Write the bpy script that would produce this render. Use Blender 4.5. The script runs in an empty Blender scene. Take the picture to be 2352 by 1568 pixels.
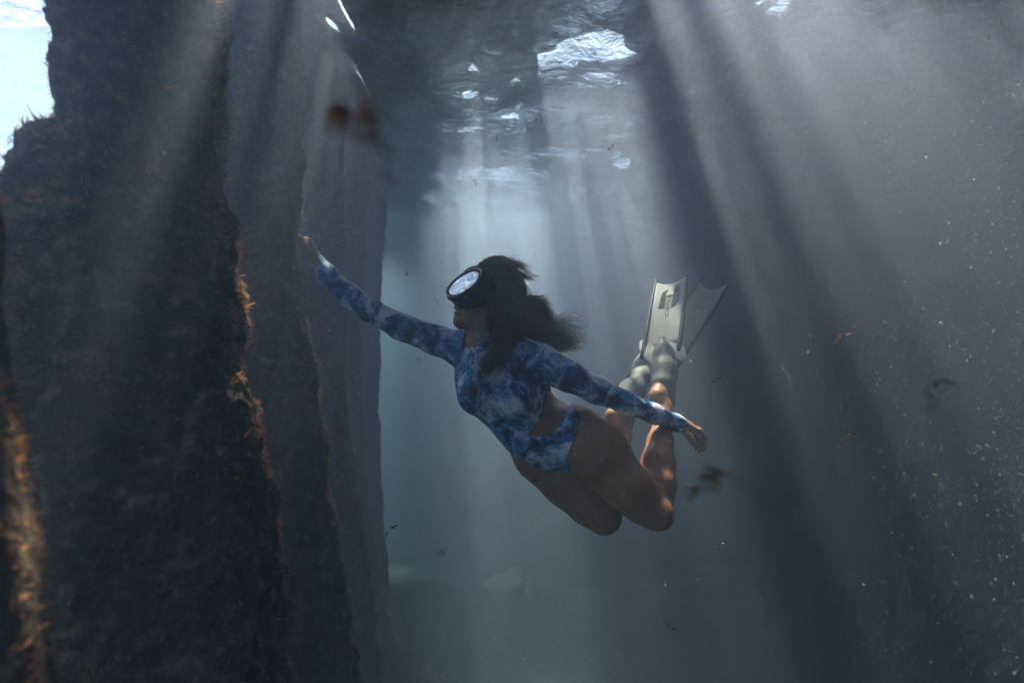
import bpy, math, random
import numpy as np
from mathutils import Vector, Matrix, noise

random.seed(7)
rng = np.random.default_rng(7)
sc = bpy.context.scene
COL = sc.collection

# ------------------------------------------------------------------ camera, sky, sun, exposure
cam_d = bpy.data.cameras.new('camera')
cam = bpy.data.objects.new('camera', cam_d)
COL.objects.link(cam)
cam.location = (0, 0, 0)
cam.rotation_euler = (math.radians(90), 0, 0)
cam_d.sensor_width = 36
cam_d.lens = 17
cam_d.clip_start = 0.02
cam_d.clip_end = 500
cam_d.dof.use_dof = True
cam_d.dof.focus_distance = 1.6
cam_d.dof.aperture_fstop = 1.9
sc.camera = cam

SUN = Vector((-0.069, 0.436, 0.897)).normalized()          # direction towards the sun
SUN_EL = math.asin(SUN.z)
SUN_AZ = math.atan2(SUN.x, SUN.y)

w = bpy.data.worlds.new('World')
sc.world = w
w.use_nodes = True
nt = w.node_tree
bg = nt.nodes['Background']
sky = nt.nodes.new('ShaderNodeTexSky')
sky.sky_type = 'NISHITA'
sky.sun_disc = False
sky.dust_density = 4.0
sky.ozone_density = 4.0
sky.sun_elevation = SUN_EL
sky.sun_rotation = SUN_AZ
nt.links.new(sky.outputs[0], bg.inputs[0])
bg.inputs[1].default_value = 0.085

sun_d = bpy.data.lights.new('sun', 'SUN')
sun_d.energy = 5.0
sun_d.angle = math.radians(2.0)
sun_d.color = (1.0, 0.87, 0.68)
sun = bpy.data.objects.new('sun', sun_d)
COL.objects.link(sun)
sun.rotation_euler = SUN.to_track_quat('Z', 'Y').to_euler()

sc.view_settings.view_transform = 'Standard'
sc.view_settings.look = 'None'
sc.view_settings.exposure = 3.1
sc.view_settings.gamma = 1
cy = sc.cycles
cy.use_denoising = True
cy.max_bounces = 6
cy.diffuse_bounces = 2
cy.glossy_bounces = 3
cy.transmission_bounces = 2
cy.volume_bounces = 1
cy.transparent_max_bounces = 12
cy.caustics_reflective = False
cy.caustics_refractive = False
cy.sample_clamp_indirect = 4.0

WATER_Z = 1.2
DECK_Z = 1.42
BED_Z = -2.4
F = 17 / 36 * 2352          # focal length in pixels of the 2352 px wide view that was measured


def P(px, py, Y):
    return np.array(((px - 1176) / F * Y, Y, (784 - py) / F * Y))


def to_px(v):
    return np.stack([1176 + v[:, 0] / v[:, 1] * F, 784 - v[:, 2] / v[:, 1] * F], 1)


# ------------------------------------------------------------------ helpers
def tag(o, label=None, cat=None, group=None, kind=None):
    if label: o['label'] = label
    if cat: o['category'] = cat
    if group: o['group'] = group
    if kind: o['kind'] = kind
    return o


def mesh_obj(name, V, faces, mat=None, parent=None, smooth=True):
    me = bpy.data.meshes.new(name)
    V = np.asarray(V, dtype=np.float32)
    if isinstance(faces, np.ndarray):
        n, k = faces.shape
        me.vertices.add(len(V)); me.vertices.foreach_set('co', V.ravel())
        me.loops.add(n * k); me.loops.foreach_set('vertex_index', faces.astype(np.int32).ravel())
        me.polygons.add(n)
        me.polygons.foreach_set('loop_start', np.arange(0, n * k, k, dtype=np.int32))
        me.polygons.foreach_set('loop_total', np.full(n, k, dtype=np.int32))
        me.update(calc_edges=True); me.validate()
    else:
        me.from_pydata(V.tolist(), [], faces)
        me.update()
    if smooth:
        me.polygons.foreach_set('use_smooth', np.ones(len(me.polygons), dtype=bool))
    o = bpy.data.objects.new(name, me)
    COL.objects.link(o)
    if mat: me.materials.append(mat)
    if parent:
        o.parent = parent
        o.matrix_parent_inverse = Matrix.Translation(-Vector(parent.location))
    return o


def empty(name, loc):
    o = bpy.data.objects.new(name, None)
    COL.objects.link(o)
    o.location = loc
    o.empty_display_size = 0.05
    return o


def node_mat(name):
    m = bpy.data.materials.new(name)
    m.use_nodes = True
    n = m.node_tree.nodes; l = m.node_tree.links
    return m, n, l, n['Principled BSDF'], n['Material Output']


def ramp(n, stops, interp='LINEAR'):
    r = n.new('ShaderNodeValToRGB')
    e = r.color_ramp.elements
    r.color_ramp.interpolation = interp
    while len(e) < len(stops): e.new(0.5)
    for i, (p, c) in enumerate(stops):
        e[i].position = p
        e[i].color = (*c, 1)
    return r


def noise_tex(n, l, scale, detail=4, rough=0.6, dist=0.0, coord='Object'):
    tc = n.new('ShaderNodeTexCoord')
    t = n.new('ShaderNodeTexNoise')
    t.inputs['Scale'].default_value = scale
    t.inputs['Detail'].default_value = detail
    t.inputs['Roughness'].default_value = rough
    t.inputs['Distortion'].default_value = dist
    l.new(tc.outputs[coord], t.inputs['Vector'])
    return t


def bump(n, l, src, strength, dist, bs):
    b = n.new('ShaderNodeBump')
    b.inputs['Strength'].default_value = strength
    b.inputs['Distance'].default_value = dist
    l.new(src, b.inputs['Height'])
    l.new(b.outputs[0], bs.inputs['Normal'])
    return b


def simple(name, col, rough=0.5, spec=0.3, noise_amt=0.25, scale=40, metal=0.0, translucent=0.0, tcol=None, bumpd=0.0):
    m, n, l, bs, out = node_mat(name)
    t = noise_tex(n, l, scale)
    lo = tuple(c * (1 - noise_amt) for c in col); hi = tuple(min(1, c * (1 + noise_amt)) for c in col)
    r = ramp(n, [(0.3, lo), (0.7, hi)])
    l.new(t.outputs[0], r.inputs[0])
    l.new(r.outputs[0], bs.inputs['Base Color'])
    bs.inputs['Roughness'].default_value = rough
    bs.inputs['Specular IOR Level'].default_value = spec
    bs.inputs['Metallic'].default_value = metal
    if bumpd: bump(n, l, t.outputs[0], 0.6, bumpd, bs)
    if translucent > 0:
        tr = n.new('ShaderNodeBsdfTranslucent')
        tr.inputs[0].default_value = (*(tcol or col), 1)
        mx = n.new('ShaderNodeMixShader')
        mx.inputs[0].default_value = translucent
        l.new(bs.outputs[0], mx.inputs[1]); l.new(tr.outputs[0], mx.inputs[2])
        l.new(mx.outputs[0], out.inputs['Surface'])
    return m


# ------------------------------------------------------------------ materials
def mat_crust():
    m, n, l, bs, out = node_mat('crusted_pile')
    a = noise_tex(n, l, 5, 6, 0.65)
    b = noise_tex(n, l, 38, 5, 0.7)
    r1 = ramp(n, [(0.3, (0.05, 0.038, 0.028)), (0.52, (0.11, 0.085, 0.062)), (0.66, (0.15, 0.09, 0.065)), (0.8, (0.24, 0.19, 0.14))])
    r2 = ramp(n, [(0.38, (0.18, 0.18, 0.18)), (0.53, (0.7, 0.7, 0.7)), (0.68, (2.6, 2.4, 2.2))])
    l.new(a.outputs[0], r1.inputs[0]); l.new(b.outputs[0], r2.inputs[0])
    mx = n.new('ShaderNodeMix'); mx.data_type = 'RGBA'; mx.blend_type = 'MULTIPLY'; mx.inputs[0].default_value = 1
    l.new(r1.outputs[0], mx.inputs[6]); l.new(r2.outputs[0], mx.inputs[7])
    l.new(mx.outputs[2], bs.inputs['Base Color'])
    bs.inputs['Roughness'].default_value = 0.9
    bs.inputs['Specular IOR Level'].default_value = 0.15
    bump(n, l, b.outputs[0], 0.9, 0.012, bs)
    return m


def mat_algae(warm=1.0):
    m, n, l, bs, out = node_mat('algae_tufts')
    a = noise_tex(n, l, 9, 3, 0.6)
    r = ramp(n, [(0.35, (0.06, 0.05, 0.04)), (0.50, (0.20, 0.165, 0.125)), (0.66, (0.36, 0.26, 0.17)), (0.8, (0.55, 0.28, 0.10))])
    l.new(a.outputs[0], r.inputs[0])
    df = n.new('ShaderNodeBsdfDiffuse'); tr = n.new('ShaderNodeBsdfTranslucent')
    l.new(r.outputs[0], df.inputs[0]); l.new(r.outputs[0], tr.inputs[0])
    mx = n.new('ShaderNodeMixShader'); mx.inputs[0].default_value = 0.5
    l.new(df.outputs[0], mx.inputs[1]); l.new(tr.outputs[0], mx.inputs[2])
    l.new(mx.outputs[0], out.inputs['Surface'])
    return m


def mat_water():
    m, n, l, bs, out = node_mat('water_surface')
    n.remove(bs)
    t = noise_tex(n, l, 20, 5, 0.65, 0.8)
    b = n.new('ShaderNodeBump')
    b.inputs['Strength'].default_value = 0.8
    b.inputs['Distance'].default_value = 0.013
    l.new(t.outputs[0], b.inputs['Height'])
    fr = n.new('ShaderNodeFresnel'); fr.inputs['IOR'].default_value = 1.33
    l.new(b.outputs[0], fr.inputs['Normal'])
    tp = n.new('ShaderNodeBsdfTransparent')
    gl = n.new('ShaderNodeBsdfGlossy'); gl.inputs['Roughness'].default_value = 0.02
    l.new(b.outputs[0], gl.inputs['Normal'])
    mx = n.new('ShaderNodeMixShader')
    rf = n.new('ShaderNodeBsdfRefraction'); rf.inputs['IOR'].default_value = 1.33; rf.inputs['Roughness'].default_value = 0.03
    l.new(b.outputs[0], rf.inputs['Normal'])
    m2 = n.new('ShaderNodeMixShader'); m2.inputs[0].default_value = 0.4
    l.new(tp.outputs[0], m2.inputs[1]); l.new(rf.outputs[0], m2.inputs[2])
    l.new(fr.outputs[0], mx.inputs[0]); l.new(m2.outputs[0], mx.inputs[1]); l.new(gl.outputs[0], mx.inputs[2])
    l.new(mx.outputs[0], out.inputs['Surface'])
    return m


def mat_seabed():
    m, n, l, bs, out = node_mat('seabed')
    a = noise_tex(n, l, 0.9, 6, 0.65)
    r = ramp(n, [(0.35, (0.012, 0.017, 0.010)), (0.5, (0.035, 0.04, 0.026)), (0.65, (0.09, 0.085, 0.065))])
    l.new(a.outputs[0], r.inputs[0]); l.new(r.outputs[0], bs.inputs['Base Color'])
    bs.inputs['Roughness'].default_value = 0.95
    b = noise_tex(n, l, 14, 5, 0.7)
    bump(n, l, b.outputs[0], 0.7, 0.04, bs)
    return m


def mat_suit():
    m, n, l, bs, out = node_mat('tie_dye_fabric')
    a = noise_tex(n, l, 13, 9, 0.74, 0.5)
    r = ramp(n, [(0.42, (0.003, 0.009, 0.028)), (0.46, (0.006, 0.06, 0.19)), (0.495, (0.02, 0.22, 0.50)), (0.535, (0.34, 0.42, 0.60)), (0.585, (0.82, 0.80, 0.88))])
    l.new(a.outputs[0], r.inputs[0]); l.new(r.outputs[0], bs.inputs['Base Color'])
    bs.inputs['Roughness'].default_value = 0.5
    bs.inputs['Specular IOR Level'].default_value = 0.35
    w_ = noise_tex(n, l, 26, 3, 0.5, 2.0)
    bump(n, l, w_.outputs[0], 0.5, 0.006, bs)
    return m


def mat_skin():
    m, n, l, bs, out = node_mat('skin')
    a = noise_tex(n, l, 30, 4, 0.6)
    r = ramp(n, [(0.3, (0.30, 0.14, 0.075)), (0.7, (0.42, 0.205, 0.115))])
    l.new(a.outputs[0], r.inputs[0]); l.new(r.outputs[0], bs.inputs['Base Color'])
    bs.inputs['Roughness'].default_value = 0.5
    bs.inputs['Specular IOR Level'].default_value = 0.35
    b = noise_tex(n, l, 320, 2, 0.6)
    bump(n, l, b.outputs[0], 0.15, 0.001, bs)
    return m


def mat_hair():
    m, n, l, bs, out = node_mat('hair')
    a = noise_tex(n, l, 18, 3, 0.6)
    r = ramp(n, [(0.3, (0.07, 0.042, 0.025)), (0.7, (0.28, 0.17, 0.09))])
    l.new(a.outputs[0], r.inputs[0]); l.new(r.outputs[0], bs.inputs['Base Color'])
    bs.inputs['Roughness'].default_value = 0.45
    tr = n.new('ShaderNodeBsdfTranslucent'); tr.inputs[0].default_value = (0.65, 0.42, 0.21, 1)
    mx = n.new('ShaderNodeMixShader'); mx.inputs[0].default_value = 0.4
    l.new(bs.outputs[0], mx.inputs[1]); l.new(tr.outputs[0], mx.inputs[2])
    l.new(mx.outputs[0], out.inputs['Surface'])
    return m


def mat_lens():
    m, n, l, bs, out = node_mat('mirrored_lens')
    bs.inputs['Base Color'].default_value = (0.92, 0.92, 0.93, 1)
    bs.inputs['Metallic'].default_value = 1
    bs.inputs['Roughness'].default_value = 0.05
    t = noise_tex(n, l, 60, 4, 0.6, 1.0)
    bump(n, l, t.outputs[0], 0.5, 0.002, bs)
    return m


M = dict(
    orange_rimlight_algae=simple('orange_rimlight_algae', (0.62, 0.27, 0.08), 0.8, 0.1, 0.4, 25, translucent=0.5),  # orange growth, coloured brighter to imitate sunlit edges
    crust=mat_crust(), algae=mat_algae(), water=mat_water(), bed=mat_seabed(), suit=mat_suit(), skin=mat_skin(), hair=mat_hair(),
    deck=simple('weathered_planks', (0.16, 0.12, 0.085), 0.85, 0.2, 0.4, 12, bumpd=0.003),
    rubber=simple('black_rubber', (0.016, 0.017, 0.019), 0.45, 0.4, 0.2, 60),
    metal=simple('steel_rim', (0.55, 0.56, 0.58), 0.25, 0.5, 0.1, 60, metal=1.0),
    lens=mat_lens(),
    pocket=simple('grey_rubber', (0.20, 0.20, 0.195), 0.55, 0.25, 0.15, 30, translucent=0.2),
    blade=simple('frosted_blade', (0.55, 0.54, 0.52), 0.35, 0.4, 0.08, 25, translucent=0.45),
    rail=simple('dark_rail', (0.012, 0.013, 0.015), 0.55, 0.12, 0.2, 40),
    ink=simple('dark_print', (0.004, 0.0045, 0.006), 0.6, 0.05, 0.1, 40),
    zip=simple('grey_zip', (0.28, 0.24, 0.24), 0.4, 0.4, 0.2, 200),
    gold=simple('silver_ring', (0.8, 0.78, 0.74), 0.15, 0.5, 0.05, 50, metal=1.0),
    leaf_o=simple('orange_weed', (0.46, 0.20, 0.07), 0.7, 0.2, 0.35, 60, translucent=0.5),
    leaf_d=simple('dark_weed', (0.035, 0.026, 0.016), 0.8, 0.2, 0.35, 60, translucent=0.2),
    leaf_p=simple('pale_weed', (0.50, 0.42, 0.32), 0.7, 0.2, 0.3, 60, translucent=0.4),
    leaf_b=simple('brown_weed', (0.26, 0.17, 0.08), 0.8, 0.2, 0.35, 60, translucent=0.5),
    leaf_y=simple('yellow_green_weed', (0.30, 0.30, 0.07), 0.8, 0.2, 0.35, 40, translucent=0.4),
    silt=simple('pale_silt', (0.92, 0.89, 0.84), 0.6, 0.3, 0.05, 5, translucent=0.7),
    pinkstone=simple('pale_stone', (0.45, 0.38, 0.36), 0.9, 0.2, 0.3, 20, bumpd=0.01),
)

# ------------------------------------------------------------------ setting
# seabed: one sheet, finer near the camera
def warp(n, lo, hi, c, k):
    t = np.linspace(-1, 1, n)
    s = np.sinh(k * t) / math.sinh(k)
    return np.where(s < 0, c + s * (c - lo), c + s * (hi - c))


def sheet(xs, ys, zf):
    X, Yv = np.meshgrid(xs, ys)
    Z = zf(X, Yv)
    V = np.stack([X, Yv, Z], -1).reshape(-1, 3)
    nx, ny = len(xs), len(ys)
    i = np.arange(ny - 1)[:, None] * nx + np.arange(nx - 1)[None]
    faces = np.stack([i, i + 1, i + nx + 1, i + nx], -1).reshape(-1, 4)
    return V, faces


def bed_z(X, Yv):
    z = BED_Z - 0.35 * np.clip(Yv - 4.6, 0, 12)
    flat = z.ravel(); xr = X.ravel(); yr = Yv.ravel()
    for i in range(len(flat)):
        v = Vector((xr[i] * 0.55, yr[i] * 0.55, 3.1))
        flat[i] += 0.30 * noise.noise(v) + 0.08 * noise.noise(v * 4.1)
    return flat.reshape(X.shape)


V, Fc = sheet(warp(140, -60, 60, 0, 4.0), warp(140, -20, 90, 4, 3.4), bed_z)
tag(mesh_obj('seabed', V, Fc, M['bed']), kind='structure')


def wave_z(X, Yv):
    r2 = np.random.default_rng(3)
    z = np.zeros(X.shape)
    for i in range(26):
        lam = 0.16 * (1.16 ** i)
        a = r2.uniform(0, 2 * math.pi)
        k = 2 * math.pi / lam
        amp = 0.0095 * lam ** 0.9 * 1.0
        d = np.sqrt(X * X + Yv * Yv)
        fade = np.clip(lam * 18 / np.maximum(d, 0.1), 0, 1)
        z += amp * fade * np.sin(k * (X * math.cos(a) + Yv * math.sin(a)) + r2.uniform(0, 6.28))
    return WATER_Z + z


V, Fc = sheet(warp(420, -60, 60, 0, 4.6), warp(420, -20, 90, 3, 4.0), wave_z)
tag(mesh_obj('water_surface', V, Fc, M['water']), kind='structure')

# jetty deck overhead, out of view: planks with openings invented to shape sunbeams and shade
RAY_HOLES = [  # x0, x1, y0, y1
    # added to light the diver's legs, and small ones just ahead
    (0.09, 0.34, 2.36, 2.70), (0.23, 0.61, 2.22, 2.53), (0.36, 0.62, 2.545, 2.82), (-0.24, -0.17, 2.50, 2.62), (-0.02, 0.05, 2.62, 2.74),
    # beside the piles, added to light their edges and the mask lens
    (-0.765, -0.612, 1.21, 1.39), (-0.74, -0.71, 1.95, 2.3), (-0.70, -0.665, 1.64, 1.9), (-0.835, -0.81, 2.35, 2.85), (-0.835, -0.79, 2.12, 2.27), (-0.945, -0.92, 3.1, 3.6), (-0.61, -0.575, 1.38, 1.46), (-3.0, -1.6, 6.8, 9.5), (-1.22, -0.96, 2.62, 2.92), (-1.30, -1.0, 3.3, 3.66), (-1.62, -1.26, 4.3, 4.8),
    (0.44, 0.49, 1.70, 1.86), (0.51, 0.56, 1.74, 1.95), (0.59, 0.62, 1.84, 2.0), (0.40, 0.43, 1.52, 1.66), (1.0, 1.06, 2.72, 2.95), (1.12, 1.18, 2.95, 3.15), (0.72, 0.78, 1.52, 1.8), (0.80, 0.86, 1.68, 1.86), (0.62, 0.665, 1.66, 1.84), (0.55, 0.60, 1.42, 1.62), (0.455, 0.495, 1.42, 1.58), (0.53, 0.575, 1.5, 1.66), (0.60, 0.63, 1.58, 1.76), (0.68, 0.73, 1.66, 1.84),
]
hr = random.Random(21)


def hole_field(n, x0, x1, y0, y1, sx, sy, ok):
    for _ in range(n):
        cx, cy_ = hr.uniform(x0, x1), hr.uniform(y0, y1)
        if not ok(cx, cy_): continue
        a, b = hr.uniform(*sx) / 2, hr.uniform(*sy) / 2
        RAY_HOLES.append((cx - a, cx + a, cy_ - b, cy_ + b))


# openings added far ahead for the glow behind the diver
hole_field(110, -0.46, 0.34, 3.3, 5.0, (0.06, 0.22), (0.14, 0.45), lambda x, y: True)
hole_field(14, -1.1, -0.40, 4.2, 5.1, (0.08, 0.18), (0.14, 0.4), lambda x, y: x / y > -0.225)
hole_field(8, -0.32, 0.12, 2.75, 3.3, (0.05, 0.12), (0.1, 0.22), lambda x, y: True)
hole_field(26, 0.3, 1.2, 3.0, 5.0, (0.05, 0.16), (0.14, 0.4), lambda x, y: x / y < 0.26)
# openings added over the open side for the fan of rays
hole_field(115, 0.42, 3.2, 1.15, 2.3, (0.03, 0.14), (0.10, 0.26), lambda x, y: (x > 0.85 or y < 1.8) and x / y > 0.26 and y > 1.3 and y < 2.35 - 0.1 * x)
hole_field(6, 0.9, 3.4, 2.2, 3.4, (0.04, 0.12), (0.14, 0.3), lambda x, y: x / y > 0.33)
DX0, DX1, DY0, DY1 = -0.86, 24.0, -5.0, 30.0  # deck stretched far sideways and ahead to darken the water


def hole_edges(hi, y):
    """left and right edge of one ragged opening at a place along the deck"""
    a, b, c, d = RAY_HOLES[hi]
    t = (y - (c + d) / 2) / ((d - c) / 2)
    k = max(0.0, 1 - abs(t) ** 3.5) ** 0.5
    wob = 0.30 * (b - a)
    m = (a + b) / 2 + wob * 0.5 * noise.noise(Vector((hi * 7.3, y * 5.0, 0.5)))
    hw = (b - a) / 2 * k
    return (m - hw * (1 + 0.5 * noise.noise(Vector((hi * 3.1, y * 11.0, 4.5)))), m + hw * (1 + 0.5 * noise.noise(Vector((hi * 5.7, y * 11.0, 9.5)))))


def build_deck():
    V, Fs = [], []
    STEP = 0.04
    y = DY0
    while y < DY1:
        y1 = y + STEP
        yc = (y + y1) / 2
        x0 = DX0 - 0.6 * max(0, yc - 1.5) + 0.05 * noise.noise(Vector((yc * 4, 2.2, 0)))
        cut = sorted((hole_edges(h, yc) + (h,)) for h in range(len(RAY_HOLES)) if RAY_HOLES[h][2] < yc < RAY_HOLES[h][3])
        iv = []; left = (x0, x0); cur = x0
        for (a, b, h) in cut:
            if b <= cur: continue
            ea, eb = hole_edges(h, y), hole_edges(h, y1)
            if a > cur: iv.append((left, (ea[0], eb[0])))
            cur = b; left = (ea[1], eb[1])
        iv.append((left, (DX1, DX1)))
        z0 = DECK_Z + random.uniform(-0.002, 0.002)
        for ((s0, s1), (e0, e1)) in iv:
            e0, e1 = max(e0, s0 + 0.001), max(e1, s1 + 0.001)
            i = len(V)
            for zz in (z0, z0 + 0.035):
                for (xx, yy) in ((s0, y), (e0, y), (e1, y1 - 0.0005), (s1, y1 - 0.0005)):
                    V.append((xx, yy, zz))
            Fs += [(i, i+3, i+2, i+1), (i+4, i+5, i+6, i+7), (i, i+1, i+5, i+4), (i+1, i+2, i+6, i+5), (i+2, i+3, i+7, i+6), (i+3, i, i+4, i+7)]
        y = y1
    return mesh_obj('jetty_deck', V, Fs, M['deck'], smooth=False)


tag(build_deck(), 'weathered plank jetty deck roofing the water overhead out of view, with gaps added to shape the sunbeams', 'deck')

# haze: the murky water itself, one closed box round everything
bpy_box = [(x, y, z) for z in (BED_Z - 1.4, DECK_Z + 0.12) for (x, y) in ((-62, -22), (62, -22), (62, 92), (-62, 92))]
hz = mesh_obj('haze', bpy_box, [(0, 3, 2, 1), (4, 5, 6, 7), (0, 1, 5, 4), (1, 2, 6, 5), (2, 3, 7, 6), (3, 0, 4, 7)], smooth=False)
hm = bpy.data.materials.new('murky_water'); hm.use_nodes = True
hn = hm.node_tree.nodes; hl = hm.node_tree.links
hn.remove(hn['Principled BSDF'])
pv = hn.new('ShaderNodeVolumePrincipled')
pv.inputs['Color'].default_value = (0.55, 0.635, 0.88, 1)
pv.inputs['Absorption Color'].default_value = (0.0, 0.2, 1.0, 1)
pv.inputs['Density'].default_value = 0.28
pv.inputs['Anisotropy'].default_value = 0.66
hl.new(pv.outputs[0], hn['Material Output'].inputs['Volume'])
hz.data.materials.append(hm)
tag(hz, kind='stuff')


# ------------------------------------------------------------------ piles
def interp(pts, y):
    ys = [p[1] for p in pts]; xs = [p[0] for p in pts]
    if y <= ys[0]: return xs[0] + (xs[1] - xs[0]) / (ys[1] - ys[0]) * (y - ys[0]) * 0.5
    if y >= ys[-1]: return xs[-1] + (xs[-1] - xs[-2]) / (ys[-1] - ys[-2]) * (y - ys[-1])
    return float(np.interp(y, ys, xs))


def tufts(V, Fc, n, size, seed, spread=0.6):
    r = np.random.default_rng(seed)
    a, b, c, d = (V[Fc[:, i]] for i in range(4))
    nrm = np.cross(c - a, d - b)
    ar = np.linalg.norm(nrm, axis=1) + 1e-9
    nrm = nrm / ar[:, None]
    # clumped: weight the area with noise
    cen = (a + b + c + d) / 4
    wgt = np.array([max(0.08, 0.5 + 1.6 * noise.noise(Vector(p) * 13.0)) for p in cen]) * ar
    idx = r.choice(len(Fc), n, p=wgt / wgt.sum())
    u, v = r.random((n, 1)), r.random((n, 1))
    p = (a[idx] * (1 - u) + b[idx] * u) * (1 - v) + (d[idx] * (1 - u) + c[idx] * u) * v
    nn = nrm[idx]
    dr = nn + spread * r.normal(size=(n, 3)); dr /= np.linalg.norm(dr, axis=1)[:, None]
    L = size * r.lognormal(0, 0.28, (n, 1))
    side = np.cross(dr, r.normal(size=(n, 3))); side /= np.linalg.norm(side, axis=1)[:, None] + 1e-9
    bend = r.normal(size=(n, 3)) * 0.35
    wd = L * r.uniform(0.05, 0.13, (n, 1))
    p0 = p - nn * 0.003
    m = p + dr * L * 0.55
    t = p + (dr + bend) * L
    VV = np.stack([p0 - side * wd * 0.6, p0 + side * wd * 0.6, m + side * wd, t + side * wd * 0.35, t - side * wd * 0.35, m - side * wd], 1).reshape(-1, 3)
    k = np.arange(n)[:, None] * 6
    FF = np.concatenate([k + np.array([[0, 1, 2, 5]]), k + np.array([[5, 2, 3, 4]])], 0)
    return VV, FF


def pile(name, label, Y, right, left, half=None, ang=35, rows=260, seg=140, ztop=DECK_Z, zbot=BED_Z - 0.25, big=0.020, fine=0.012,
         ntuft=9000, tsize=0.014, group=None, cat='pile', flat_top=None, seed=0, orange=6, osize=1.2):
    c, s = math.cos(math.radians(ang)), math.sin(math.radians(ang))
    th = np.linspace(0, 2 * math.pi, seg, endpoint=False)
    e = 2 / 4.5
    qx = np.sign(np.cos(th)) * np.abs(np.cos(th)) ** e
    qy = np.sign(np.sin(th)) * np.abs(np.sin(th)) ** e
    ox, oy = qx * c - qy * s, qx * s + qy * c
    mx = np.abs(ox).max(); ox, oy = ox / mx, oy / mx
    zs = np.linspace(zbot, ztop, rows)
    V = np.zeros((rows, seg, 3))
    for i, z in enumerate(zs):
        py = 784 - z / Y * F
        xr = (interp(right, py) - 1176) / F * Y
        if left: hw = (xr - (interp(left, py) - 1176) / F * Y) / 2
        else: hw = half
        xc = xr - hw
        k = 1.0
        if flat_top and z > ztop - flat_top:
            k = max(0.02, 1 - ((z - ztop + flat_top) / flat_top) ** 3)
        hd = min(hw, 0.24)
        for j in range(seg):
            p = Vector((xc + ox[j] * hw * k, Y + oy[j] * hd * k, z))
            q = p + Vector((seed * 3.7, 0, 0))
            dsp = big * noise.fractal(q * 6.5, 1.0, 2.1, 3) + fine * noise.fractal(q * 34, 0.8, 2.0, 2)
            V[i, j] = (p.x + ox[j] * dsp * k * 1.0, p.y + oy[j] * dsp * k, z + (0.25 * dsp if flat_top else 0))
    Vf = V.reshape(-1, 3)
    i = np.arange(rows - 1)[:, None] * seg; j = np.arange(seg)[None]; j2 = (j + 1) % seg
    Fc = np.stack([i + j, i + j2, i + seg + j2, i + seg + j], -1).reshape(-1, 4)
    root = empty(name, (float(Vf[:seg, 0].mean()), Y, zbot))
    tag(root, label, cat, group)
    mesh_obj('post', Vf, Fc, M['crust'], root)
    # growth only where the water is, not above the surface
    cz = Vf[Fc[:, 0], 2]
    keep = (cz < WATER_Z) & (cz > BED_Z + 0.05)
    TV, TF = tufts(Vf, Fc[keep], ntuft, tsize, seed + 11)
    fn = np.cross(Vf[Fc[:, 2]] - Vf[Fc[:, 0]], Vf[Fc[:, 3]] - Vf[Fc[:, 1]]); fn /= np.linalg.norm(fn, axis=1)[:, None] + 1e-9
    sunny = keep & ((fn @ np.array((0.80, 0.55, 0.25)) > 0.6) | (fn[:, 2] > 0.45))  # tufts on sun-facing and top faces carry the painted-in orange rim light
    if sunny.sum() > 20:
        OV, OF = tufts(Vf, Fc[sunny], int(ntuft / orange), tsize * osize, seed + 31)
        og = mesh_obj('orange_rimlight_algae', OV, OF, M['orange_rimlight_algae'], root, smooth=False)
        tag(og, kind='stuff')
    g = mesh_obj('algae', TV, TF, M['algae'], root, smooth=False)
    tag(g, kind='stuff')
    return root


G = 'encrusted jetty piles in a row'
pile('jetty_pile', 'widest dark crusted pile filling the near foreground, with a ragged vertical ridge', 1.05,
     [(500, -200), (505, 0), (513, 110), (524, 160), (514, 195), (523, 270), (516, 320), (526, 430), (540, 560), (553, 680), (570, 830), (590, 930), (612, 1050), (618, 1110), (640, 1200), (662, 1330), (680, 1430), (686, 1568)],
     [(150, -200), (155, 0), (166, 120), (162, 280), (150, 600), (80, 1000), (110, 1568)], ang=28, rows=420, seg=200, big=0.036, fine=0.015, ntuft=90000, tsize=0.007, group=G, seed=1)
pile('jetty_pile', 'second dark crusted pile, the one the diver rests her hand on', 1.72,
     [(686, -200), (688, 0), (704, 235), (690, 450), (680, 510), (677, 740), (680, 1000 * .55), (684, 600), (693, 660), (704, 730), (712, 790), (724, 850), (736, 950), (752, 1060), (768, 1170), (792, 1310), (812, 1420), (831, 1568)][:4] +
     [(678, 520), (682, 590), (692, 660), (704, 730), (712, 790), (724, 850), (736, 950), (752, 1060), (768, 1170), (792, 1310), (812, 1420), (831, 1568)],
     None, half=0.175, ang=40, rows=320, seg=150, ntuft=40000, tsize=0.008, group=G, seed=2)
pile('jetty_pile', 'slim hazy pile whose edge shows straight behind the diver\'s outstretched sleeve', 2.45,
     [(812, -200), (811, 0), (802, 210), (794, 330), (790, 450), (786, 600), (790, 740), (795, 800), (793, 850), (800, 960), (806, 1010), (824, 1140), (840, 1220), (850, 1280), (864, 1420), (886, 1568)],
     None, half=0.17, ang=40, rows=260, seg=110, ntuft=22000, tsize=0.010, group=G, seed=3)
pile('jetty_pile', 'faint pile fourth along the row, thin sliver with pale tufts low on its edge', 3.3,
     [(870, -100), (866, 200), (850, 390), (842, 520), (838, 630), (829, 750), (829, 850), (834, 980), (842, 1090), (852, 1200), (862, 1260), (876, 1350), (896, 1430), (922, 1530)],
     None, half=0.17, ang=40, rows=200, seg=90, ntuft=14000, tsize=0.012, group=G, seed=4)
pile('jetty_pile', 'farthest and palest pile, almost lost in the murk at the end of the row', 4.4,
     [(912, 0), (905, 290), (893, 440), (882, 590), (873, 720), (870, 900), (880, 1200), (905, 1430)],
     None, half=0.19, ang=40, rows=160, seg=80, ntuft=4000, tsize=0.018, group=G, seed=5)
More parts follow.
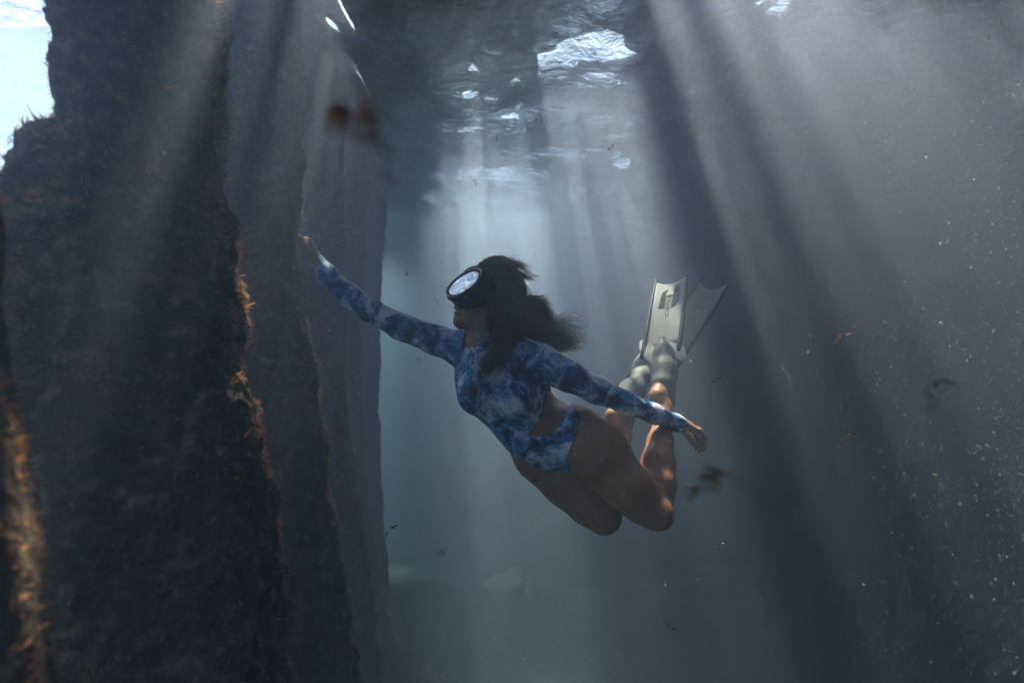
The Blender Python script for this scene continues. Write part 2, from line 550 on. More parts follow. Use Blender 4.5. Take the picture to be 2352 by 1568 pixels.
pile('broken_pile', 'broken pile stump capped with orange algae in front of the widest pile', 0.92,
     [(196, 250), (190, 300), (250, 500), (300, 900), (330, 1568)],
     [(70, 250), (62, 330), (52, 420), (40, 560), (0, 900), (40, 1568)], ang=20, rows=260, seg=140, ntuft=60000, tsize=0.008, seed=6, orange=1.2, osize=0.75,
     ztop=0.425, flat_top=0.07, cat='pile stump')
pile('near_pile', 'nearest pile, a black edge fringed with blurred orange growth', 0.5,
     [(-140, -300), (-110, 200), (-70, 360), (-50, 560), (-42, 700), (-14, 900), (12, 1100), (40, 1300), (76, 1568)],
     None, half=0.1, ang=40, rows=260, seg=120, big=0.008, fine=0.005, ntuft=30000, tsize=0.0042, seed=8, orange=5, osize=1.2)


# ------------------------------------------------------------------ signed distance modelling
class Field:
    def __init__(s, lo, hi, h):
        s.lo = np.array(lo, float); s.h = h
        s.n = np.ceil((np.array(hi) - s.lo) / h).astype(int) + 1
        s.D = np.full(s.n, 0.5, np.float32)
        s.L = np.zeros(s.n, np.int8)

    def _win(s, lo, hi):
        a = np.maximum(0, np.floor((lo - s.lo) / s.h).astype(int))
        b = np.minimum(s.n, np.ceil((hi - s.lo) / s.h).astype(int) + 1)
        sl = tuple(slice(x, y) for x, y in zip(a, b))
        g = [s.lo[i] + s.h * np.arange(a[i], b[i]) for i in range(3)]
        return sl, np.stack(np.meshgrid(*g, indexing='ij'), -1).astype(np.float32)

    def _mix(s, sl, d, k, lab):
        o = s.D[sl]
        hh = np.maximum(k - np.abs(o - d), 0) / k
        s.L[sl] = np.where(d < o, lab, s.L[sl])
        s.D[sl] = np.minimum(o, d) - hh * hh * k * 0.25

    def cone(s, a, b, r1, r2, k=0.02, lab=1):
        a = np.array(a, float); b = np.array(b, float)
        R = max(r1, r2) + k + 0.03
        sl, X = s._win(np.minimum(a, b) - R, np.maximum(a, b) + R)
        ba = b - a
        t = np.clip(((X - a) @ ba.astype(np.float32)) / (ba @ ba), 0, 1)
        d = np.linalg.norm(X - a - t[..., None] * ba, axis=-1) - (r1 + (r2 - r1) * t)
        s._mix(sl, d.astype(np.float32), k, lab)

    def ell(s, c, r, ax=None, k=0.03, lab=1):
        c = np.array(c, float); r = np.array(r, float)
        A = np.eye(3) if ax is None else np.array(ax, float)
        R = r.max() + k + 0.03
        sl, X = s._win(c - R, c + R)
        q = (X - c) @ A.T.astype(np.float32)
        k0 = np.linalg.norm(q / r, axis=-1); k1 = np.linalg.norm(q / (r * r), axis=-1)
        d = k0 * (k0 - 1) / np.maximum(k1, 1e-6)
        s._mix(sl, d.astype(np.float32), k, lab)

    def chain(s, pts, k=0.02, lab=1):
        for (a, ra), (b, rb) in zip(pts[:-1], pts[1:]):
            s.cone(a, b, ra, rb, k, lab)

    def mesh(s):
        D = s.D; ins = D < 0
        nx, ny, nz = D.shape
        cnt = np.zeros((nx-1, ny-1, nz-1), np.int8)
        for dx in (0, 1):
            for dy in (0, 1):
                for dz in (0, 1):
                    cnt += ins[dx:nx-1+dx, dy:ny-1+dy, dz:nz-1+dz]
        act = (cnt > 0) & (cnt < 8)
        I = np.argwhere(act)
        idx = np.full(act.shape, -1, np.int32); idx[act] = np.arange(len(I))
        acc = np.zeros((len(I), 3)); num = np.zeros(len(I))
        corners = [(x, y, z) for x in (0, 1) for y in (0, 1) for z in (0, 1)]
        for ca in corners:
            for axx in range(3):
                if ca[axx]: continue
                cb = list(ca); cb[axx] = 1
                da = D[I[:, 0]+ca[0], I[:, 1]+ca[1], I[:, 2]+ca[2]]
                db = D[I[:, 0]+cb[0], I[:, 1]+cb[1], I[:, 2]+cb[2]]
                cr = (da < 0) != (db < 0)
                t = np.where(cr, da / np.where(cr, da - db, 1), 0)
                p = np.array(ca, float)[None] + 0 * acc
                p[:, axx] += t
                acc += np.where(cr[:, None], p, 0); num += cr
        V = (I + acc / num[:, None]) * s.h + s.lo
        L = s.L[I[:, 0], I[:, 1], I[:, 2]]
        faces = []
        for axx in range(3):
            sa = [slice(None)] * 3; sb = [slice(None)] * 3
            sa[axx] = slice(0, -1); sb[axx] = slice(1, None)
            A, B = ins[tuple(sa)], ins[tuple(sb)]
            E = np.argwhere(A != B)
            o1, o2 = [i for i in range(3) if i != axx]
            ok = (E[:, o1] > 0) & (E[:, o2] > 0) & (E[:, o1] < D.shape[o1]-1) & (E[:, o2] < D.shape[o2]-1)
            E = E[ok]
            q = []
            for (u, v) in ((1, 1), (0, 1), (0, 0), (1, 0)):
                e = E.copy(); e[:, o1] -= u; e[:, o2] -= v
                q.append(idx[e[:, 0], e[:, 1], e[:, 2]])
            q = np.stack(q, 1)
            fl = A[E[:, 0], E[:, 1], E[:, 2]]
            if axx == 1: fl = ~fl
            q[~fl] = q[~fl][:, ::-1]
            faces.append(q)
        Fa = np.concatenate(faces)
        # light Laplacian smoothing
        for _ in range(2):
            S = np.zeros_like(V); N = np.zeros(len(V))
            for a_, b_ in ((0, 1), (1, 2), (2, 3), (3, 0)):
                np.add.at(S, Fa[:, a_], V[Fa[:, b_]]); np.add.at(N, Fa[:, a_], 1)
            V = 0.5 * V + 0.5 * S / N[:, None]
        return V, Fa, L


def vnormals(V, Fa):
    n = np.cross(V[Fa[:, 2]] - V[Fa[:, 0]], V[Fa[:, 3]] - V[Fa[:, 1]])
    N = np.zeros_like(V)
    for i in range(4): np.add.at(N, Fa[:, i], n)
    return N / (np.linalg.norm(N, axis=1)[:, None] + 1e-12)


def in_poly(pts, poly):
    x, y = pts[:, 0], pts[:, 1]
    r = np.zeros(len(pts), bool)
    for (x1, y1), (x2, y2) in zip(poly, poly[1:] + poly[:1]):
        c = ((y1 > y) != (y2 > y)) & (x < (x2 - x1) * (y - y1) / ((y2 - y1) or 1e-9) + x1)
        r ^= c
    return r


# ------------------------------------------------------------------ the diver
TORSO, NECK, HEAD, RARM, LARM, RHAND, LHAND, LLEG, RLEG = range(1, 10)
f = Field((-0.78, 1.18, -0.66), (0.72, 2.02, 0.36), 0.004)
u = np.array((-0.67, 0, 0.742)); wv = np.array((0.742, 0, 0.67)); dv = np.array((0, 1, 0))
AX = np.array([u, wv, dv])
f.ell(P(1150, 868, 1.58), (0.15, 0.145, 0.10), AX, 0.05, TORSO)
f.ell(P(1205, 955, 1.58), (0.12, 0.112, 0.085), AX, 0.05, TORSO)
f.ell(P(1260, 1008, 1.56), (0.10, 0.125, 0.10), AX, 0.05, TORSO)
f.cone(P(1060, 800, 1.64), P(1238, 838, 1.51), 0.052, 0.055, 0.05, TORSO)
f.ell(P(1098, 905, 1.52), (0.06, 0.062, 0.055), AX, 0.035, TORSO)
f.ell(P(1190, 912, 1.49), (0.06, 0.062, 0.055), AX, 0.035, TORSO)
f.cone(P(1118, 785, 1.585), P(1060, 805, 1.63), 0.045, 0.04, 0.04, TORSO)
f.cone(P(1125, 785, 1.575), P(1225, 830, 1.52), 0.045, 0.045, 0.04, TORSO)
# neck and head
f.cone(P(1118, 805, 1.58), P(1128, 725, 1.585), 0.052, 0.05, 0.03, NECK)
f.ell(P(1143, 663, 1.585), (0.088, 0.076, 0.084), None, 0.03, HEAD)
f.ell(P(1090, 700, 1.575), (0.056, 0.054, 0.052), None, 0.03, HEAD)
f.ell(P(1092, 650, 1.575), (0.05, 0.058, 0.055), None, 0.03, HEAD)
f.cone(P(1060, 738, 1.57), P(1118, 730, 1.535), 0.018, 0.026, 0.03, HEAD)
f.cone(P(1060, 738, 1.57), P(1118, 730, 1.625), 0.018, 0.026, 0.03, HEAD)
f.ell(P(1056, 738, 1.565), (0.019, 0.022, 0.018), None, 0.012, HEAD)
f.ell(P(1053, 706, 1.560), (0.017, 0.026, 0.0085), None, 0.004, HEAD)
f.ell(P(1054, 719, 1.560), (0.0175, 0.023, 0.0085), None, 0.004, HEAD)
f.cone(P(1058, 688, 1.562), P(1075, 655, 1.565), 0.016, 0.011, 0.015, HEAD)
# reaching arm
f.chain([(P(1052, 797, 1.645), 0.053), (P(1000, 780, 1.65), 0.046), (P(923, 751, 1.655), 0.041), (P(851, 713, 1.66), 0.035), (P(803, 679, 1.66), 0.035), (P(753, 631, 1.665), 0.029), (P(722, 594, 1.668), 0.023)], 0.02, RARM)
# hand on the pile: palm, four fingers going round the far side, thumb on the near side
f.ell(P(710, 566, 1.672), (0.043, 0.034, 0.022), np.array([(-0.45, 0.15, 0.88), (0.1, 0.98, -0.12), (0.88, 0.03, 0.46)]), 0.015, RHAND)
for q, (dy, ln) in enumerate(((-0.026, 0.9), (-0.008, 1.0), (0.010, 0.95), (0.027, 0.78))):
    a = P(698, 540, 1.672) + np.array((0, dy, 0))
    b = a + np.array((-0.02, 0.004, 0.036)) * ln; c_ = b + np.array((-0.024, 0.004, 0.016)) * ln; d_ = c_ + np.array((-0.022, 0.002, 0.0)) * ln
    f.chain([(a, 0.010), (b, 0.0088), (c_, 0.0078), (d_, 0.0068)], 0.006, RHAND)
f.chain([(P(712, 582, 1.648), 0.013), (P(699, 566, 1.630), 0.011), (P(690, 550, 1.622), 0.0095), (P(684, 542, 1.622), 0.0075)], 0.008, RHAND)
# trailing arm
f.chain([(P(1246, 836, 1.505), 0.058), (P(1304, 863, 1.49), 0.042), (P(1370, 894, 1.48), 0.038), (P(1436, 924, 1.49), 0.030), (P(1502, 950, 1.53), 0.0265), (P(1552, 970, 1.57), 0.0215), (P(1574, 978, 1.585), 0.020)], 0.02, LARM)
f.ell(P(1587, 982, 1.595), (0.036, 0.036, 0.015), np.array([(0.80, 0.2, -0.56), (-0.2, 0.97, 0.1), (0.56, 0.05, 0.82)]), 0.012, LHAND)
for q, (dx, dy, ln) in enumerate(((6, -0.030, 0.92), (3, -0.011, 1.0), (0, 0.009, 0.95), (-4, 0.028, 0.8))):
    a = P(1598 + dx * 0.4, 984, 1.597) + np.array((0, dy, 0))
    b = a + np.array((0.018, 0.002, -0.030)) * ln; c_ = b + np.array((0.001, 0.0, -0.026)) * ln; d_ = c_ + np.array((-0.014, -0.002, -0.016)) * ln
    f.chain([(a, 0.0095), (b, 0.0082), (c_, 0.0072), (d_, 0.0062)], 0.005, LHAND)
f.chain([(P(1566, 985, 1.565), 0.013), (P(1580, 1000, 1.55), 0.0105), (P(1590, 1013, 1.55), 0.009), (P(1597, 1022, 1.555), 0.0075)], 0.008, LHAND)
# legs
f.chain([(P(1322, 1003, 1.52), 0.100), (P(1377, 1041, 1.46), 0.088), (P(1432, 1109, 1.42), 0.067), (P(1471, 1150, 1.40), 0.055), (P(1502, 1174, 1.39), 0.052)], 0.03, LLEG)
f.chain([(P(1505, 1170, 1.40), 0.048), (P(1511, 1110, 1.44), 0.051), (P(1512, 1062, 1.48), 0.049), (P(1516, 1014, 1.55), 0.039), (P(1521, 968, 1.63), 0.029), (P(1523, 940, 1.68), 0.029)], 0.015, LLEG)
f.chain([(P(1523, 935, 1.69), 0.031), (P(1511, 909, 1.70), 0.030)], 0.02, LLEG)
f.chain([(P(1514, 905, 1.72), 0.03), (P(1522, 850, 1.79), 0.032), (P(1526, 812, 1.85), 0.022)], 0.02, LLEG)
f.ell(P(1520, 1186, 1.36), (0.026, 0.024, 0.03), None, 0.03, LLEG)
f.ell(P(1462, 1120, 1.375), (0.05, 0.03, 0.04), None, 0.04, LLEG)
f.chain([(P(1240, 1045, 1.60), 0.088), (P(1305, 1105, 1.56), 0.079), (P(1350, 1150, 1.52), 0.066), (P(1384, 1184, 1.49), 0.057)], 0.03, RLEG)
f.chain([(P(1388, 1180, 1.50), 0.050), (P(1405, 1100, 1.59), 0.050), (P(1420, 1040, 1.69), 0.037), (P(1432, 1003, 1.75), 0.029)], 0.015, RLEG)
f.chain([(P(1430, 995, 1.76), 0.031), (P(1408, 954, 1.745), 0.028)], 0.02, RLEG)
f.chain([(P(1412, 958, 1.76), 0.03), (P(1445, 905, 1.85), 0.031), (P(1470, 865, 1.91), 0.022)], 0.02, RLEG)
BV, BF, BL = f.mesh()
BN = vnormals(BV, BF)

person = empty('person', (0.05, 1.55, -0.5))
tag(person, 'diver in a blue tie-dye swimsuit and round mask swimming with one hand on a pile', 'person')
mesh_obj('body', BV, BF, M['skin'], person)

px = to_px(BV)
suit_poly = [(960, 700), (1330, 740), (1345, 880), (1322, 930), (1334, 958), (1327, 998), (1309, 1034), (1304, 1052), (1314, 1078), (1300, 1088), (1240, 1077), (1186, 1046), (1164, 1031), (960, 900)]
cut_poly = [(1283, 888), (1258, 899), (1251, 932), (1238, 965), (1215, 995), (1229, 1003), (1272, 991), (1292, 965), (1301, 935), (1291, 912)]
trunk = np.isin(BL, (TORSO, LLEG, RLEG)) & in_poly(px, suit_poly) & ~in_poly(px, cut_poly)
arms = (BL == RARM) & (px[:, 0] > 728) | (BL == LARM) & (px[:, 0] < 1577) | (BL == LHAND) & (px[:, 0] < 1577) & (px[:, 1] < 983)
neck_c = P(1112, 785, 1.575)
collar = np.linalg.norm((BV - neck_c) * np.array((1, 1, 1)), axis=1) < 0.062
suit_v = (trunk | arms) & ~collar
fm = suit_v[BF].all(1)
used = np.unique(BF[fm]); remap = np.full(len(BV), -1); remap[used] = np.arange(len(used))
SF = remap[BF[fm]]
SV = BV[used] + BN[used] * 0.0035
# thin turned-in rim so the cloth ends in an edge
ed = {}
for q in SF:
    for i in range(4):
        a, b = int(q[i]), int(q[(i + 1) % 4])
        if (b, a) in ed: del ed[(b, a)]
        else: ed[(a, b)] = 1
bv = sorted({x for e in ed for x in e}); bi = {v: i + len(SV) for i, v in enumerate(bv)}
RV = BV[used][bv] - BN[used][bv] * 0.001
SV2 = np.concatenate([SV, RV])
SF2 = np.concatenate([SF, np.array([(b, a, bi[a], bi[b]) for (a, b) in ed])])
mesh_obj('swimsuit', SV2, SF2, M['suit'], person)

BVt = BV[:, [0, 2]]
def front_y(px_, py_, off=0.0):
    """nearest body surface seen at a pixel"""
    d = np.hypot(px[:, 0] - px_, px[:, 1] - py_)
    c = np.where(d < 5)[0]
    return BV[c, 1].min() + off if len(c) else 1.5


def tube(pts, rad, seg=8):
    pts = [Vector(p) for p in pts]
    V, Fs = [], []
    n = len(pts)
    rad = rad if hasattr(rad, '__len__') else [rad] * n
    up = Vector((0.3, 0.8, 0.5))
    for i, p in enumerate(pts):
        t = (pts[min(i + 1, n - 1)] - pts[max(i - 1, 0)]).normalized()
        a = t.cross(up).normalized(); b = t.cross(a)
        for j in range(seg):
            th = 2 * math.pi * j / seg
            V.append(p + (a * math.cos(th) + b * math.sin(th)) * rad[i])
    for i in range(n - 1):
        for j in range(seg):
            j2 = (j + 1) % seg
            Fs.append((i * seg + j, i * seg + j2, (i + 1) * seg + j2, (i + 1) * seg + j))
    Fs.append(tuple(range(seg))[::-1]); Fs.append(tuple((n - 1) * seg + j for j in range(seg)))
    return [tuple(v) for v in V], Fs


zp = []
for t in np.linspace(0, 1, 14):
    x_, y_ = 1099 + 2 * t, 852 + 78 * t
    zp.append(P(x_, y_, front_y(x_, y_) - 0.006))
V, Fs = tube(zp, 0.0035, 6)
mesh_obj('zip', V, Fs, M['zip'], person)

# ring on the trailing hand
V, Fs = [], []
rc = P(1601, 984, 1.585)
rp = [rc + np.array((0.0105 * math.cos(t) * 0.8, 0.0105 * math.sin(t), 0.0105 * math.cos(t) * 0.6)) for t in np.linspace(0, 2 * math.pi, 17)]
V, Fs = tube(rp, 0.0014, 6)
mesh_obj('ring', V, Fs, M['gold'], person)

# ---- mask: rubber skirt (> rim, lens, strap)
n_ = np.array((-0.212, -0.80, 0.56)); n_ /= np.linalg.norm(n_)


def on_lens(x, z): return np.array((x, -(n_[0] * x + n_[2] * z) / n_[1], z))


E1 = on_lens(0.79 * 0.064, 0.61 * 0.064); E2 = on_lens(-0.61 * 0.0275, 0.79 * 0.0275)
m_ = E1 / np.linalg.norm(E1); s_ = np.cross(n_, m_)
E2 = E2 if E2 @ s_ > 0 else -E2
M_, S_ = E1 / 0.066, E2 / 0.055
LC = P(1066, 650, 1.485)
mask_root = empty('diving_mask', tuple(LC))
tag(mask_root, 'round black diving mask with a bright mirrored lens worn over the eyes', 'diving mask')
g = Field(P(1020, 720, 1.40) - 0.06, P(1160, 590, 1.66) + 0.06, 0.003)
AXM = np.array([m_, s_, n_])
g.ell(LC - n_ * 0.016, (0.066, 0.038, 0.011), AXM, 0.03)
g.ell(P(1094, 664, 1.545), (0.060, 0.062, 0.046), None, 0.04)
g.cone(LC - n_ * 0.05 + m_ * 0.018, P(1098, 662, 1.55), 0.032, 0.05, 0.04)
g.cone(LC - n_ * 0.05 - m_ * 0.022, P(1076, 680, 1.55), 0.032, 0.045, 0.04)
g.ell(P(1060, 685, 1.545), (0.023, 0.022, 0.014), None, 0.015)
g.ell(P(1108, 676, 1.535), (0.035, 0.05, 0.032), None, 0.03)
MV, MF, _ = g.mesh()
dn = (MV - LC) @ n_ + 0.006
MV = MV - np.maximum(dn, 0)[:, None] * n_          # the glass sits on a flat front
mesh_obj('skirt', MV, MF, M['rubber'], mask_root)
rim = []
for t in np.linspace(0, 2 * math.pi, 65):
    rim.append(LC + M_ * math.cos(t) * 0.066 + S_ * math.sin(t) * 0.055)
V, Fs = [], []
sg = 10
for i in range(64):
    t = 2 * math.pi * i / 64
    er = M_ * math.cos(t) * 1.0 + S_ * math.sin(t) * 0.83
    er /= np.linalg.norm(er)
    for j in range(sg):
        a = 2 * math.pi * j / sg
        V.append(rim[i] + er * 0.003 * math.cos(a) + n_ * 0.0042 * math.sin(a) + n_ * 0.002)
for i in range(64):
    for j in range(sg):
        Fs.append((i*sg+j, i*sg+(j+1) % sg, ((i+1) % 64)*sg+(j+1) % sg, ((i+1) % 64)*sg+j))
mesh_obj('rim', V, Fs, M['metal'], mask_root)
V = [LC + n_ * 0.0005]; Fs = []
for i in range(64):
    t = 2 * math.pi * i / 64
    V.append(LC + M_ * math.cos(t) * 0.0555 + S_ * math.sin(t) * 0.0455 + n_ * 0.0005)
for i in range(64):
    Fs.append((1 + i, 1 + (i + 1) % 64, 0))
mesh_obj('lens', V, Fs, M['lens'], mask_root, smooth=False)
# dark inner frame between lens and rim
V, Fs = [], []
for (ra, rb, off) in ((0.064, 0.0535, 0.003), (0.0555, 0.0455, -0.001), (0.056, 0.046, -0.006), (0.065, 0.0545, -0.006)):
    for i in range(64):
        t = 2 * math.pi * i / 64
        V.append(LC + M_ * math.cos(t) * ra + S_ * math.sin(t) * rb + n_ * off)
for k in range(4):
    for i in range(64):
        j = (i + 1) % 64; k2 = (k + 1) % 4
        Fs.append((k * 64 + i, k * 64 + j, k2 * 64 + j, k2 * 64 + i))
mesh_obj('frame', V, Fs, M['rubber'], mask_root)
# strap round the back of the head
V, Fs = [], []
hc = P(1143, 668, 1.585); nseg = 40
for i in range(nseg):
    t = 2 * math.pi * i / nseg
    c0 = hc + np.array((0.094 * math.cos(t), 0.082 * math.sin(t), 0.004 - 0.006 * math.cos(t)))
    o_ = np.array((math.cos(t), math.sin(t), 0))
    for (dz, dr) in ((-0.009, 0), (0.009, 0), (0.009, 0.003), (-0.009, 0.003)):
        V.append(c0 + o_ * dr + np.array((0, 0, dz)))
for i in range(nseg):
    j = (i + 1) % nseg
    for k in range(4):
        k2 = (k + 1) % 4
        Fs.append((i*4+k, i*4+k2, j*4+k2, j*4+k))
mesh_obj('strap', V, Fs, M['rubber'], mask_root)

# ---- hair: a body of hair with loose strands, one mesh
h = Field(P(1060, 900, 1.42) - 0.03, P(1300, 580, 1.72) + 0.03, 0.004)
h.ell(P(1150, 655, 1.59), (0.076, 0.082, 0.082), None, 0.03)
h.ell(P(1132, 622, 1.585), (0.05, 0.06, 0.034), None, 0.03)
h.ell(P(1168, 705, 1.58), (0.06, 0.085, 0.075), None, 0.04)
h.ell(P(1180, 752, 1.58), (0.075, 0.085, 0.06), None, 0.04)
h.ell(P(1215, 745, 1.60), (0.048, 0.05, 0.042), None, 0.03)
h.ell(P(1245, 728, 1.60), (0.03, 0.035, 0.045), None, 0.02)
h.cone(P(1172, 740, 1.53), P(1148, 800, 1.50), 0.036, 0.030, 0.03)
h.cone(P(1148, 800, 1.50), P(1122, 846, 1.475), 0.028, 0.012, 0.03)
h.cone(P(1200, 750, 1.59), P(1262, 780, 1.60), 0.05, 0.025, 0.03)
HV, HF, _ = h.mesh()
# keep the face clear
hp = to_px(HV)
keep = ~((hp[:, 0] < 1112) & (hp[:, 1] < 780) & (hp[:, 1] > 628))
HN = vnormals(HV, HF)
strv = np.array([noise.fractal(Vector((v[0] * 12 - v[2] * 25, v[1] * 45, v[2] * 30 + v[0] * 14)), 0.9, 2.0, 3) for v in HV])
HV = HV + HN * (0.010 * strv)[:, None]
fk = keep[HF].all(1)
hu = np.unique(HF[fk]); rm = np.full(len(HV), -1); rm[hu] = np.arange(len(hu))
allV = [HV[hu]]; allF = [rm[HF[fk]]]
nv = len(hu)


def bundle(guide, n, r0, r1, thick, curl=0.004, seed=0):
    """n strands round a guide line, spreading from radius r0 to r1"""
    global nv
    r = np.random.default_rng(seed)
    gp = np.array([P(*q) for q in guide])
    K = 12
    tt = np.linspace(0, 1, K)
    seg = np.linspace(0, 1, len(gp))
    base = np.stack([np.interp(tt, seg, gp[:, i]) for i in range(3)], 1)
    for _ in range(3):
        base[1:-1] = 0.25 * base[:-2] + 0.5 * base[1:-1] + 0.25 * base[2:]
    for i in range(n):
        off0 = r.normal(size=3) * r0; off1 = r.normal(size=3) * r1
        ln = r.uniform(0.55, 1.0)
        ph = r.uniform(0, 6.28, 3); fr = r.uniform(4, 9)
        b2 = np.stack([np.interp(tt * ln, tt, base[:, k]) for k in range(3)], 1)
        p = b2 + off0 * (1 - tt[:, None]) + off1 * (tt[:, None] ** 1.3) + curl * tt[:, None] * np.sin(fr * tt[:, None] + ph[None])
        td = np.gradient(p, axis=0); td /= np.linalg.norm(td, axis=1)[:, None] + 1e-9
        sd = np.cross(td, r.normal(size=3)); sd /= np.linalg.norm(sd, axis=1)[:, None] + 1e-9
        up = np.cross(td, sd)
        wd = (thick * r.uniform(0.6, 1.3) * (1 - 0.8 * tt ** 2))[:, None]
        rings = np.stack([p + sd * wd, p - 0.5 * sd * wd + 0.866 * up * wd, p - 0.5 * sd * wd - 0.866 * up * wd], 1).reshape(-1, 3)
        fs = []
        ii = np.arange(K - 1)[:, None] * 3; jj = np.arange(3)[None]; j2 = (jj + 1) % 3
        fs = np.stack([ii + jj, ii + j2, ii + 3 + j2, ii + 3 + jj], -1).reshape(-1, 4)
        allV.append(rings); allF.append(fs + nv); nv += len(rings)


S = 0
for gd, n, r0, r1, th, cu in (
    ([(1112, 608, 1.57), (1135, 597, 1.57), (1175, 601, 1.57), (1210, 617, 1.575), (1228, 637, 1.58)], 60, 0.006, 0.010, 0.0009, 0.008),
    ([(1120, 604, 1.57), (1150, 600, 1.57), (1190, 605, 1.57), (1220, 620, 1.575)], 70, 0.008, 0.009, 0.0011, 0.003),
    ([(1150, 612, 1.56), (1185, 622, 1.56), (1212, 640, 1.56), (1240, 642, 1.57)], 60, 0.010, 0.008, 0.0010, 0.004),
    ([(1165, 630, 1.55), (1195, 650, 1.55), (1212, 690, 1.55), (1235, 700, 1.56)], 26, 0.012, 0.016, 0.0009, 0.012),
    ([(1180, 690, 1.55), (1225, 690, 1.56), (1248, 688, 1.57), (1255, 712, 1.58), (1238, 735, 1.58)], 90, 0.010, 0.014, 0.0010, 0.014),
    ([(1190, 700, 1.56), (1240, 700, 1.58), (1270, 730, 1.60), (1262, 765, 1.60)], 90, 0.012, 0.014, 0.0011, 0.006),
    ([(1225, 745, 1.58), (1270, 742, 1.59), (1310, 735, 1.60), (1338, 742, 1.61)], 90, 0.014, 0.022, 0.0009, 0.016),
    ([(1225, 765, 1.58), (1280, 770, 1.59), (1320, 770, 1.60), (1350, 775, 1.61)], 110, 0.016, 0.017, 0.0010, 0.014),
    ([(1215, 780, 1.57), (1270, 790, 1.58), (1310, 800, 1.59), (1345, 780, 1.60)], 120, 0.016, 0.012, 0.0011, 0.012),
    ([(1200, 780, 1.56), (1250, 795, 1.57), (1300, 806, 1.58)], 90, 0.016, 0.012, 0.0011, 0.010),
    ([(1165, 740, 1.51), (1145, 800, 1.485), (1118, 845, 1.47), (1098, 872, 1.465)], 150, 0.020, 0.012, 0.0012, 0.006),
    ([(1148, 745, 1.51), (1140, 790, 1.485), (1132, 815, 1.475), (1108, 834, 1.475), (1084, 828, 1.48)], 60, 0.008, 0.006, 0.0010, 0.006),
    ([(1165, 745, 1.49), (1165, 800, 1.47), (1150, 835, 1.465), (1130, 862, 1.46)], 110, 0.022, 0.014, 0.0012, 0.006),
    ([(1125, 615, 1.55), (1150, 640, 1.51), (1158, 690, 1.50), (1150, 745, 1.495)], 150, 0.016, 0.018, 0.0012, 0.005),
    ([(1118, 612, 1.56), (1165, 625, 1.525), (1190, 680, 1.52), (1195, 745, 1.53)], 150, 0.014, 0.018, 0.0012, 0.005),
):
    S += 1
    bundle(gd, n, r0, r1, th, cu, S)
mesh_obj('hair', np.concatenate(allV), np.concatenate(allF), M['hair'], person)


